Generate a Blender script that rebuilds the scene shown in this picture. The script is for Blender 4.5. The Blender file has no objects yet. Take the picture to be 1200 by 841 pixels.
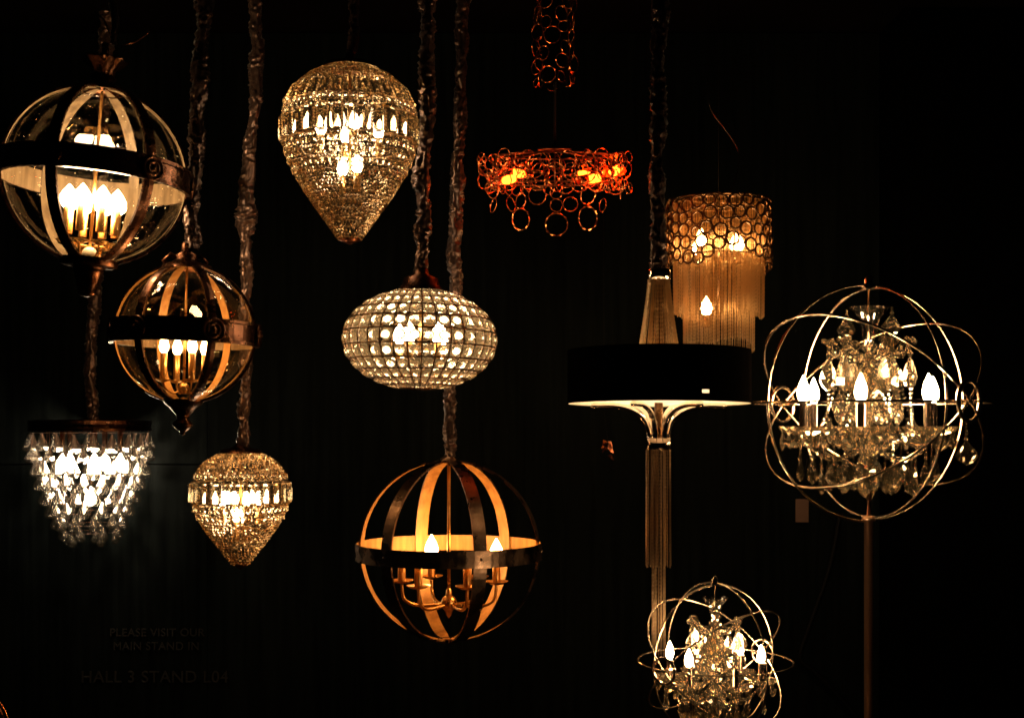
import bpy, math, random
from math import sin, cos, pi, radians, sqrt
from mathutils import Vector, Matrix, noise, Quaternion

random.seed(11)
SC = bpy.context.scene
COL = SC.collection

# ------------------------------------------------------------------ camera, world, exposure
F = 1500.0            # focal length in photo pixels (1200 px wide photo)
HX, HY = 600.0, 500.0 # vanishing point of the view axis in the photo
EYE = 1.5
cam_d = bpy.data.cameras.new('camera')
cam_d.sensor_width = 36.0
cam_d.lens = 36.0 * F / 1200.0
cam_d.shift_y = (HY - 420.5) / 1200.0
cam_d.clip_start = 0.05
cam_d.clip_end = 60
cam = bpy.data.objects.new('camera', cam_d)
cam.location = (0, 0, EYE)
cam.rotation_euler = (radians(90), 0, 0)
COL.objects.link(cam)
SC.camera = cam

world = bpy.data.worlds.new('World')
SC.world = world
world.use_nodes = True
bg = world.node_tree.nodes['Background']
bg.inputs[0].default_value = (0.75, 0.9, 1.0, 1)   # the dim hall around the stand
bg.inputs[1].default_value = 0.0015

SC.view_settings.view_transform = 'Standard'
SC.view_settings.look = 'None'
SC.view_settings.exposure = 0.0
SC.view_settings.gamma = 1.0
SC.render.engine = 'CYCLES'
cy = SC.cycles
cy.max_bounces = 14
cy.diffuse_bounces = 3
cy.glossy_bounces = 5
cy.transmission_bounces = 12
cy.transparent_max_bounces = 40
cy.caustics_reflective = False
cy.caustics_refractive = False
cy.sample_clamp_indirect = 14.0
cy.sample_clamp_direct = 0.0
cy.use_denoising = True
try:
    cy.denoiser = 'OPENIMAGEDENOISE'
    cy.denoising_input_passes = 'RGB_ALBEDO_NORMAL'
except Exception:
    pass
cy.use_light_tree = True
cy.use_adaptive_sampling = False
cy.filter_width = 1.7

# ------------------------------------------------------------------ materials
def new_mat(name):
    m = bpy.data.materials.new(name); m.use_nodes = True
    nt = m.node_tree; nt.nodes.clear()
    return m, nt, nt.nodes.new('ShaderNodeOutputMaterial')

def N(nt, kind, **kw):
    n = nt.nodes.new(kind)
    for k, v in kw.items(): setattr(n, k, v)
    return n

def texco(nt, scale, kind='Object'):
    tc = N(nt, 'ShaderNodeTexCoord'); mp = N(nt, 'ShaderNodeMapping')
    mp.inputs['Scale'].default_value = scale
    nt.links.new(tc.outputs[kind], mp.inputs['Vector'])
    return mp.outputs['Vector']

def principled(name, col, rough=.4, metal=0., col2=None, scale=(30, 30, 30), bump=0., rough2=None, spec=None, sheen=0., detail=4, bdist=.002):
    m, nt, out = new_mat(name)
    p = N(nt, 'ShaderNodeBsdfPrincipled')
    p.inputs['Base Color'].default_value = (*col, 1)
    p.inputs['Roughness'].default_value = rough
    p.inputs['Metallic'].default_value = metal
    if spec is not None: p.inputs['Specular IOR Level'].default_value = spec
    if sheen:
        p.inputs['Sheen Weight'].default_value = sheen
        p.inputs['Sheen Roughness'].default_value = .35
    if col2 is not None or bump or rough2 is not None:
        nz = N(nt, 'ShaderNodeTexNoise'); nz.inputs['Scale'].default_value = 1.0
        nz.inputs['Detail'].default_value = detail
        nt.links.new(texco(nt, scale), nz.inputs['Vector'])
        rp = N(nt, 'ShaderNodeMapRange')
        rp.inputs[1].default_value = .35; rp.inputs[2].default_value = .65
        nt.links.new(nz.outputs['Fac'], rp.inputs[0])
        if col2 is not None:
            mx = N(nt, 'ShaderNodeMix', data_type='RGBA')
            mx.inputs['A'].default_value = (*col, 1); mx.inputs['B'].default_value = (*col2, 1)
            nt.links.new(rp.outputs[0], mx.inputs['Factor'])
            nt.links.new(mx.outputs['Result'], p.inputs['Base Color'])
        if rough2 is not None:
            mr = N(nt, 'ShaderNodeMapRange')
            mr.inputs[3].default_value = rough; mr.inputs[4].default_value = rough2
            nt.links.new(rp.outputs[0], mr.inputs[0])
            nt.links.new(mr.outputs[0], p.inputs['Roughness'])
        if bump:
            b = N(nt, 'ShaderNodeBump'); b.inputs['Strength'].default_value = bump
            b.inputs['Distance'].default_value = bdist
            nt.links.new(nz.outputs['Fac'], b.inputs['Height'])
            nt.links.new(b.outputs[0], p.inputs['Normal'])
    nt.links.new(p.outputs[0], out.inputs[0])
    return m

def bulb_mat(name, col, strength):
    m, nt, out = new_mat(name)
    e = N(nt, 'ShaderNodeEmission')
    e.inputs[0].default_value = (*col, 1); e.inputs[1].default_value = strength
    nt.links.new(e.outputs[0], out.inputs[0])
    return m

def thin_glass(name, tint, specks=True, rough=.0, base=.045):
    """A blown glass wall too thin to bend light: clear, with mirror sheen that grows toward grazing, dotted with small pale specks."""
    m, nt, out = new_mat(name)
    tr = N(nt, 'ShaderNodeBsdfTransparent'); tr.inputs[0].default_value = (*tint, 1)
    gl = N(nt, 'ShaderNodeBsdfGlossy'); gl.inputs['Roughness'].default_value = rough
    gl.inputs[0].default_value = (1, 1, 1, 1)
    lw = N(nt, 'ShaderNodeLayerWeight'); lw.inputs[0].default_value = .5
    pw = N(nt, 'ShaderNodeMath', operation='POWER'); pw.inputs[1].default_value = 5.0
    nt.links.new(lw.outputs['Facing'], pw.inputs[0])
    ma = N(nt, 'ShaderNodeMath', operation='MULTIPLY_ADD'); ma.inputs[1].default_value = .5; ma.inputs[2].default_value = base
    nt.links.new(pw.outputs[0], ma.inputs[0])
    mix = N(nt, 'ShaderNodeMixShader')
    nt.links.new(ma.outputs[0], mix.inputs[0]); nt.links.new(tr.outputs[0], mix.inputs[1]); nt.links.new(gl.outputs[0], mix.inputs[2])
    nz = N(nt, 'ShaderNodeTexNoise'); nz.inputs['Detail'].default_value = 2
    nz.inputs['Scale'].default_value = 1
    nt.links.new(texco(nt, (14, 14, 14)), nz.inputs['Vector'])
    bp = N(nt, 'ShaderNodeBump'); bp.inputs['Strength'].default_value = .25; bp.inputs['Distance'].default_value = .01
    nt.links.new(nz.outputs['Fac'], bp.inputs['Height']); nt.links.new(bp.outputs[0], gl.inputs['Normal'])
    last = mix.outputs[0]
    if specks:
        vo = N(nt, 'ShaderNodeTexVoronoi'); vo.inputs['Scale'].default_value = 1
        vo.inputs['Randomness'].default_value = 1
        nt.links.new(texco(nt, (46, 46, 46)), vo.inputs['Vector'])
        lt = N(nt, 'ShaderNodeMath', operation='LESS_THAN'); lt.inputs[1].default_value = .075
        nt.links.new(vo.outputs['Distance'], lt.inputs[0])
        mu = N(nt, 'ShaderNodeMath', operation='MULTIPLY'); mu.inputs[1].default_value = .5
        nt.links.new(lt.outputs[0], mu.inputs[0])
        td = N(nt, 'ShaderNodeBsdfTranslucent'); td.inputs[0].default_value = (.9, .8, .6, 1)  # small pale translucent specks dotted over the glass
        m2 = N(nt, 'ShaderNodeMixShader')
        nt.links.new(mu.outputs[0], m2.inputs[0]); nt.links.new(last, m2.inputs[1]); nt.links.new(td.outputs[0], m2.inputs[2])
        last = m2.outputs[0]
    nt.links.new(last, out.inputs[0])
    return m

def crystal(name, tint, clear=.4, milk=.07, milkcol=(1, .85, .6), ior=1.55, rough=0.0):
    """Cut lead crystal: refracting facets, part of the light passing straight between them, a little scatter from the cut edges."""
    m, nt, out = new_mat(name)
    g = N(nt, 'ShaderNodeBsdfGlass'); g.inputs['Color'].default_value = (*tint, 1)
    g.inputs['Roughness'].default_value = rough; g.inputs['IOR'].default_value = ior
    t = N(nt, 'ShaderNodeBsdfTransparent'); t.inputs[0].default_value = (*tint, 1)
    a = N(nt, 'ShaderNodeMixShader'); a.inputs[0].default_value = clear
    nt.links.new(g.outputs[0], a.inputs[1]); nt.links.new(t.outputs[0], a.inputs[2])
    d = N(nt, 'ShaderNodeBsdfTranslucent'); d.inputs[0].default_value = (*milkcol, 1)
    d2 = N(nt, 'ShaderNodeBsdfDiffuse'); d2.inputs[0].default_value = (*milkcol, 1)
    dd = N(nt, 'ShaderNodeMixShader'); dd.inputs[0].default_value = .5
    nt.links.new(d.outputs[0], dd.inputs[1]); nt.links.new(d2.outputs[0], dd.inputs[2])
    b = N(nt, 'ShaderNodeMixShader'); b.inputs[0].default_value = milk
    nt.links.new(a.outputs[0], b.inputs[1]); nt.links.new(dd.outputs[0], b.inputs[2])
    nt.links.new(b.outputs[0], out.inputs[0])
    return m

def chain_mat(name, col, tcol, fac=.35, rough=.3):
    m, nt, out = new_mat(name)
    g = N(nt, 'ShaderNodeBsdfGlossy'); g.inputs[0].default_value = (*col, 1); g.inputs['Roughness'].default_value = rough
    t = N(nt, 'ShaderNodeBsdfTranslucent'); t.inputs[0].default_value = (*tcol, 1)
    a = N(nt, 'ShaderNodeMixShader'); a.inputs[0].default_value = fac
    nt.links.new(g.outputs[0], a.inputs[1]); nt.links.new(t.outputs[0], a.inputs[2])
    nt.links.new(a.outputs[0], out.inputs[0])
    return m

M = {}
M['bronze'] = principled('dark_bronze', (.12, .052, .028), .22, 1., (.05, .021, .012), (40, 40, 40), .15, .36)
M['parchment'] = principled('pale_gilt_lining', (.21, .145, .08), .42, .15, (.10, .062, .03), (60, 60, 8), .35)
M['wood'] = principled('honey_wood_veneer', (.62, .33, .09), .42, 0., (.42, .19, .045), (70, 70, 9), .12)
M['steel'] = principled('aged_steel_strap', (.30, .20, .14), .16, 1., (.14, .085, .055), (22, 22, 22), .1, .42)
M['brass'] = principled('aged_brass', (.62, .36, .12), .26, 1., (.4, .2, .06), (30, 30, 30), .05, .4)
M['gilt'] = principled('polished_champagne_metal', (.84, .69, .52), .12, 1., (.66, .5, .36), (25, 25, 25), 0., .22)
M['wire'] = principled('gold_wire', (.46, .29, .14), .3, 1.)
M['goldbronze'] = principled('bronze_ring_metal', (.17, .09, .04), .25, 1., (.08, .04, .018), (60, 60, 60), 0., .4)
M['copper'] = principled('polished_copper', (.93, .36, .13), .16, 1., (.7, .22, .07), (50, 50, 50), 0., .3)
M['chrome'] = principled('warm_chrome', (.75, .66, .56), .07, 1., None)
M['darkchrome'] = principled('dark_chrome', (.2, .15, .11), .06, 1.)
M['nickel'] = principled('dark_nickel', (.22, .16, .12), .2, 1.)
M['satin'] = principled('ruched_satin', (.15, .088, .065), .24, .7, (.065, .037, .027), (45, 45, 45), .08, .36, .5, .15)
M['satin_dark'] = principled('dark_ruched_satin', (.06, .032, .024), .24, .7, (.025, .014, .01), (45, 45, 45), .08, .36, .5, .1)
M['blackcloth'] = principled('black_shade_cloth', (.0010, .0008, .0008), .9, 0., (.0016, .0013, .0012), (300, 300, 300), .1, spec=0.)
M['lining'] = principled('white_shade_lining', (.82, .76, .66), .7)
M['black'] = principled('black_cable', (.0016, .0015, .0014), .6, spec=.1)
M['darkcopper'] = principled('dark_copper', (.28, .09, .04), .3, 1.)
M['ivory'] = principled('ivory_candle_sleeve', (.55, .43, .27), .5)
M['glass'] = thin_glass('specked_globe_glass', (.965, .955, .93))
M['glass_amber'] = thin_glass('specked_smoky_globe_glass', (.95, .925, .88))
M['vaseglass'] = thin_glass('thin_vase_glass', (.9, .88, .84), False, .06, .2)
M['cr_tier'] = crystal('clear_drop_crystal', (.99, .98, .955), .24, .016, (1, .88, .68), 1.55, .04)
M['cr_oval'] = crystal('oval_lamp_crystal', (.98, .94, .86), .10, .10, (1, .84, .56), 1.55, .13)
M['cr_tear'] = crystal('amber_bead_crystal', (.95, .84, .66), .10, .025, (.92, .7, .42), 1.55, .06)
M['cr_bag'] = crystal('smoky_baguette_crystal', (.96, .9, .78), .12, .006, (1, .78, .5), 1.5, .03)
M['cr_orb'] = crystal('chandelier_crystal', (.985, .95, .88), .26, .007, (1, .84, .58), 1.62, .06)
M['cr_dish'] = crystal('drip_dish_crystal', (.98, .93, .84), .3, .018, (1, .78, .48), 1.6, .05)
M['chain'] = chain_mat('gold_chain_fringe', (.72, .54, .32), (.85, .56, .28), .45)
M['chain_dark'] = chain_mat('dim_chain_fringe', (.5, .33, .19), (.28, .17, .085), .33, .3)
M['paper'] = principled('brown_paper_tag', (.085, .042, .026), .8)
M['ink'] = principled('dim_grey_lettering', (.0078, .007, .006), .6)

WARM = (1.0, .60, .26)
M['b_globe'] = bulb_mat('bulb_globe', (1, .68, .36), 95)
M['b_globe2'] = bulb_mat('bulb_globe_small', (1, .56, .22), 80)
M['b_tear'] = bulb_mat('bulb_teardrop', (1, .77, .5), 60)
M['b_oval'] = bulb_mat('bulb_oval', (1, .70, .41), 95)
M['b_cage'] = bulb_mat('bulb_cage', (1, .47, .14), 105)
M['b_copper'] = bulb_mat('bulb_copper', (1, .085, .005), 20)
M['b_fringe'] = bulb_mat('bulb_fringe', (1, .52, .18), 75)
M['b_shade'] = bulb_mat('bulb_shade', (1, .66, .36), 62)
M['b_orb'] = bulb_mat('bulb_orb', (1, .64, .32), 215)
M['b_tier'] = bulb_mat('bulb_tier', (1, .76, .5), 120)

def wall_mat(name, c1, c2, rough=.55):
    m, nt, out = new_mat(name)
    p = N(nt, 'ShaderNodeBsdfPrincipled'); p.inputs['Roughness'].default_value = rough
    p.inputs['Specular IOR Level'].default_value = .015
    n1 = N(nt, 'ShaderNodeTexNoise'); n1.inputs['Scale'].default_value = 1; n1.inputs['Detail'].default_value = 5
    nt.links.new(texco(nt, (45, 45, 2.2)), n1.inputs['Vector'])
    n2 = N(nt, 'ShaderNodeTexNoise'); n2.inputs['Scale'].default_value = 1; n2.inputs['Detail'].default_value = 3
    nt.links.new(texco(nt, (3, 3, 1.2)), n2.inputs['Vector'])
    mu = N(nt, 'ShaderNodeMath', operation='MULTIPLY_ADD'); mu.inputs[1].default_value = .35
    nt.links.new(n2.outputs[0], mu.inputs[0]); nt.links.new(n1.outputs[0], mu.inputs[2])
    rp = N(nt, 'ShaderNodeMapRange'); rp.inputs[1].default_value = .48; rp.inputs[2].default_value = .88
    nt.links.new(mu.outputs[0], rp.inputs[0])
    mx = N(nt, 'ShaderNodeMix', data_type='RGBA')
    mx.inputs['A'].default_value = (*c1, 1); mx.inputs['B'].default_value = (*c2, 1)
    nt.links.new(rp.outputs[0], mx.inputs['Factor']); nt.links.new(mx.outputs['Result'], p.inputs['Base Color'])
    b = N(nt, 'ShaderNodeBump'); b.inputs['Strength'].default_value = .5; b.inputs['Distance'].default_value = .004
    nt.links.new(n1.outputs[0], b.inputs['Height']); nt.links.new(b.outputs[0], p.inputs['Normal'])
    nt.links.new(p.outputs[0], out.inputs[0])
    return m
M['wall'] = wall_mat('black_stained_wall', (.0022, .003, .0031), (.0056, .0076, .0076))
M['wall2'] = wall_mat('black_cloth_wall', (.0004, .0004, .0004), (.0009, .0008, .0007), .8)
M['ceil'] = principled('dark_brown_ceiling', (.0022, .0013, .0009), .7, 0., (.0036, .0022, .0016), (4, 4, 4), spec=.05)
M['floor'] = principled('dark_floor', (.012, .009, .008), .5)

# ------------------------------------------------------------------ mesh helpers
class MB:
    def __init__(s): s.v = []; s.f = []; s.m = []; s.sm = []
    def add(s, verts, faces, mat=0, smooth=False):
        o = len(s.v); s.v.extend(tuple(x) for x in verts)
        for f in faces:
            s.f.append(tuple(i + o for i in f)); s.m.append(mat); s.sm.append(smooth)
        return s
    def lathe(s, prof, seg=24, mat=0, smooth=True, c=(0, 0, 0), flute=0., nfl=0):
        vs = []; fs = []
        for (r, z) in prof:
            for k in range(seg):
                a = 2 * pi * k / seg
                rr = r * (1 + flute * cos(nfl * a)) if nfl else r
                vs.append((c[0] + rr * cos(a), c[1] + rr * sin(a), c[2] + z))
        for i in range(len(prof) - 1):
            for k in range(seg):
                k2 = (k + 1) % seg
                fs.append((i * seg + k, i * seg + k2, (i + 1) * seg + k2, (i + 1) * seg + k))
        return s.add(vs, fs, mat, smooth)
    def tube(s, pts, r, seg=8, closed=False, mat=0, smooth=True, cap=True):
        pts = [Vector(p) for p in pts]; n = len(pts); vs = []; fs = []
        rf = r if callable(r) else (lambda i: r)
        up = None
        for i, p in enumerate(pts):
            if closed: t = pts[(i + 1) % n] - pts[i - 1]
            else: t = pts[min(i + 1, n - 1)] - pts[max(i - 1, 0)]
            t.normalize()
            if up is None:
                up = Vector((0, 0, 1)) if abs(t.z) < .9 else Vector((1, 0, 0))
            u = (up - t * up.dot(t)).normalized(); w = t.cross(u); up = u
            for k in range(seg):
                a = 2 * pi * k / seg
                vs.append(p + (u * cos(a) + w * sin(a)) * rf(i))
        for i in range(n if closed else n - 1):
            j = (i + 1) % n
            for k in range(seg):
                k2 = (k + 1) % seg
                fs.append((i * seg + k, i * seg + k2, j * seg + k2, j * seg + k))
        if cap and not closed:
            fs.append(tuple(range(seg))[::-1]); fs.append(tuple((n - 1) * seg + k for k in range(seg)))
        return s.add(vs, fs, mat, smooth)
    def box(s, a, b, mat=0):
        x0, y0, z0 = a; x1, y1, z1 = b
        vs = [(x0, y0, z0), (x1, y0, z0), (x1, y1, z0), (x0, y1, z0), (x0, y0, z1), (x1, y0, z1), (x1, y1, z1), (x0, y1, z1)]
        return s.add(vs, [(0, 3, 2, 1), (4, 5, 6, 7), (0, 1, 5, 4), (1, 2, 6, 5), (2, 3, 7, 6), (3, 0, 4, 7)], mat)
    def ball(s, c, r, seg=10, rings=6, mat=0, smooth=True, sz=1.):
        return s.lathe([(max(r * sin(pi * i / rings), 1e-6), -r * sz * cos(pi * i / rings)) for i in range(rings + 1)], seg, mat, smooth, c)
    def mesh(s, name, mats):
        me = bpy.data.meshes.new(name)
        me.from_pydata(s.v, [], s.f)
        for m in mats: me.materials.append(m)
        me.polygons.foreach_set('material_index', s.m)
        me.polygons.foreach_set('use_smooth', s.sm)
        me.update()
        return me
    def build(s, name, mats, parent=None, **kw):
        if not isinstance(mats, (list, tuple)): mats = [mats]
        return place(name, s.mesh(name, mats), parent, **kw)

def place(name, me, parent=None, mat=None, kind=None, label=None):
    o = bpy.data.objects.new(name, me); COL.objects.link(o)
    if parent is not None: o.parent = parent
    if mat is not None: o.matrix_basis = mat
    if kind: o['kind'] = kind
    if label: o['label'] = label
    return o

def thing(name, label, cat, loc, rot=(0, 0, 0), group=None):
    rot = (rot[0], rot[1], rot[2] - math.atan2(loc[0], loc[1]))   # turned toward the viewer
    o = bpy.data.objects.new(name, None); COL.objects.link(o)
    o.empty_display_size = .05
    o.location = loc; o.rotation_euler = rot
    o['label'] = label; o['category'] = cat
    if group: o['group'] = group
    return o

def tag(o, label, cat, group=None):
    o['label'] = label; o['category'] = cat
    if group: o['group'] = group
    return o

def W(px, py, D): return Vector(((px - HX) / F * D, D, EYE + (HY - py) / F * D))

def lerp_tab(tab, x):
    if x <= tab[0][0]: return tab[0][1]
    for (a, b), (c, d) in zip(tab, tab[1:]):
        if x <= c: return b + (d - b) * (x - a) / (c - a)
    return tab[-1][1]

def basis(loc, z, x=None, scale=(1, 1, 1)):
    """matrix whose local +Z points along z and +X roughly along x"""
    z = Vector(z).normalized()
    x = Vector(x) if x is not None else (Vector((1, 0, 0)) if abs(z.x) < .9 else Vector((0, 1, 0)))
    x = (x - z * x.dot(z)).normalized(); y = z.cross(x)
    m = Matrix(((x.x * scale[0], y.x * scale[1], z.x * scale[2], loc[0]),
                (x.y * scale[0], y.y * scale[1], z.y * scale[2], loc[1]),
                (x.z * scale[0], y.z * scale[1], z.z * scale[2], loc[2]), (0, 0, 0, 1)))
    return m

def spline(pts, n):
    """Catmull-Rom through pts, n points per span"""
    P = [Vector(p) for p in pts]; P = [P[0] * 2 - P[1]] + P + [P[-1] * 2 - P[-2]]
    out = []
    for i in range(1, len(P) - 2):
        a, b, c, d = P[i - 1], P[i], P[i + 1], P[i + 2]
        for k in range(n):
            t = k / n
            out.append(.5 * ((2 * b) + (c - a) * t + (2 * a - 5 * b + 4 * c - d) * t * t + (3 * b - a - 3 * c + d) * t ** 3))
    out.append(P[-2].copy())
    return out

def ruched(parent, pts, r0, seed, mat, bulges=()):
    """A gathered satin sleeve drawn over the chain: puckered, uneven, bunched in folds."""
    inv = parent.matrix_basis.inverted()
    P = spline(pts, 12)
    L = [0]
    for a, b in zip(P, P[1:]): L.append(L[-1] + (b - a).length)
    total = L[-1]; step = .0034; n = int(total / step); seg = 22
    vs = []; fs = []; j = 0
    so = seed * 17.31; r0 *= .88
    for i in range(n + 1):
        s = total * i / n
        while j < len(L) - 2 and L[j + 1] < s: j += 1
        t = (s - L[j]) / max(L[j + 1] - L[j], 1e-9)
        c = P[j].lerp(P[j + 1], t)
        c = c + Vector((noise.noise((s * 11, so, 0)), noise.noise((s * 11, so, 9)), 0)) * r0 * .45
        big = 1 + .42 * noise.noise((s * 16, so, 3.3))
        for (bs, bw, ba) in bulges: big += ba * math.exp(-((s - bs) / bw) ** 2)
        for k in range(seg):
            a = 2 * pi * k / seg
            ca, sa = cos(a), sin(a)
            q = (ca * 1.1 + so, sa * 1.1, s * 44 + .8 * noise.noise((ca, sa, s * 22 + so)) * 2)
            n1 = noise.noise(q); n2 = noise.noise((ca * 3.1, sa * 3.1 + so, s * 150))
            f = .56 + .58 * max(0, 1 - 2.3 * abs(n1)) ** 1.2 + .09 * n2
            r = r0 * big * max(f, .35)
            vs.append(inv @ Vector((c.x + r * ca, c.y + r * sa, c.z)))
    for i in range(n):
        for k in range(seg):
            k2 = (k + 1) % seg
            fs.append((i * seg + k, i * seg + k2, (i + 1) * seg + k2, (i + 1) * seg + k))
    return MB().add(vs, fs, 0, True).build('cord_sleeve', M[mat], parent)

def flame_mesh(h, r, mat):
    prof = [(.30, 0), (.62, .06), (.9, .2), (1, .34), (.92, .5), (.7, .66), (.42, .81), (.2, .92), (.02, 1)]
    return MB().lathe([(a * r, b * h) for a, b in prof], 10).mesh('bulb', [M[mat]])

def torus_mesh(name, mat, ratio=.09, n=18, seg=4, twist=0., wob=0.):
    vs = []; fs = []
    for i in range(n):
        a = 2 * pi * i / n
        rr = ratio * (1 + wob * (1 if i % 2 else -1))
        for k in range(seg):
            b = 2 * pi * k / seg + twist * i
            vs.append(((1 + rr * cos(b)) * cos(a), (1 + rr * cos(b)) * sin(a), rr * sin(b)))
    for i in range(n):
        for k in range(seg):
            fs.append((i * seg + k, ((i + 1) % n) * seg + k, ((i + 1) % n) * seg + (k + 1) % seg, i * seg + (k + 1) % seg))
    return MB().add(vs, fs, 0, seg > 4).mesh(name, [mat])

# ------------------------------------------------------------------ the setting
CEIL = 2.79
def structure(name, mb, mats):
    o = mb.build(name, mats); o['kind'] = 'structure'; return o
seam = EYE + (HY - 544) / F * 4.2
wl = bpy.data.objects.new('back_wall', None); COL.objects.link(wl); wl['kind'] = 'structure'
wl.location = (0, 4.2, 0)
XR = 1.205
XS = -1.0
MB().box((-3.0, 0, 0), (XS - .001, .05, seam - .0025)).build('wall_panel', M['wall'], wl)
MB().box((-3.0, 0, seam + .0025), (XS - .001, .05, CEIL)).build('wall_panel', M['wall'], wl)
MB().box((XS + .001, 0, 0), (XR, .05, CEIL)).build('wall_panel', M['wall'], wl)
MB().box((-3.0, .03, 0), (XR, .06, CEIL)).build('wall_backing', M['wall2'], wl)
structure('side_wall', MB().box((XR + .004, 3.95, 0), (3.2, 4.3, CEIL)), M['wall2'])
structure('ceiling', MB().box((-3.2, .9, CEIL + .004), (3.2, 4.6, CEIL + .06)), M['ceil'])
structure('floor', MB().box((-4, -1.5, -.05), (4, 4.6, -.004)), M['floor'])

sg = bpy.data.objects.new('wall_lettering', None); COL.objects.link(sg)
sg.location = W(183, 799, 4.194)
tag(sg, 'three dim lines of capitals low on the black wall ending HALL 3 STAND L04', 'lettering')
for txt, px, py, cap in (('PLEASE VISIT OUR', 184, 745, 9.5), ('MAIN STAND IN', 183, 761, 9.5), ('HALL 3 STAND L04', 181, 799, 14)):
    D = 4.194
    cu = bpy.data.curves.new('lettering_line', 'FONT')
    cu.body = txt; cu.align_x = 'CENTER'; cu.extrude = .002
    cu.size = cap * D / F / .72
    cu.space_character = 1.06
    tmp = bpy.data.objects.new('lettering_source', cu); COL.objects.link(tmp)
    bpy.context.view_layer.update()
    me = bpy.data.meshes.new_from_object(tmp.evaluated_get(bpy.context.evaluated_depsgraph_get()))
    bpy.data.objects.remove(tmp); me.materials.clear(); me.materials.append(M['ink'])
    ln = bpy.data.objects.new('lettering_line', None); COL.objects.link(ln); ln.parent = sg; ln['label'] = 'line reading ' + txt
    ln.matrix_basis = Matrix.Translation(W(px, py, D) - sg.location) @ Matrix.Rotation(radians(90), 4, 'X')
    par = list(range(len(me.vertices)))
    def root_of(i):
        while par[i] != i: par[i] = par[par[i]]; i = par[i]
        return i
    for e in me.edges:
        a, b = root_of(e.vertices[0]), root_of(e.vertices[1])
        if a != b: par[b] = a
    isl = {}
    for pl in me.polygons: isl.setdefault(root_of(pl.vertices[0]), []).append(tuple(pl.vertices))
    for fs in isl.values():
        ids = sorted({i for f in fs for i in f}); mp = {v: j for j, v in enumerate(ids)}
        MB().add([me.vertices[i].co for i in ids], [tuple(mp[i] for i in f) for f in fs]).build('letter', M['ink'], ln)

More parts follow.
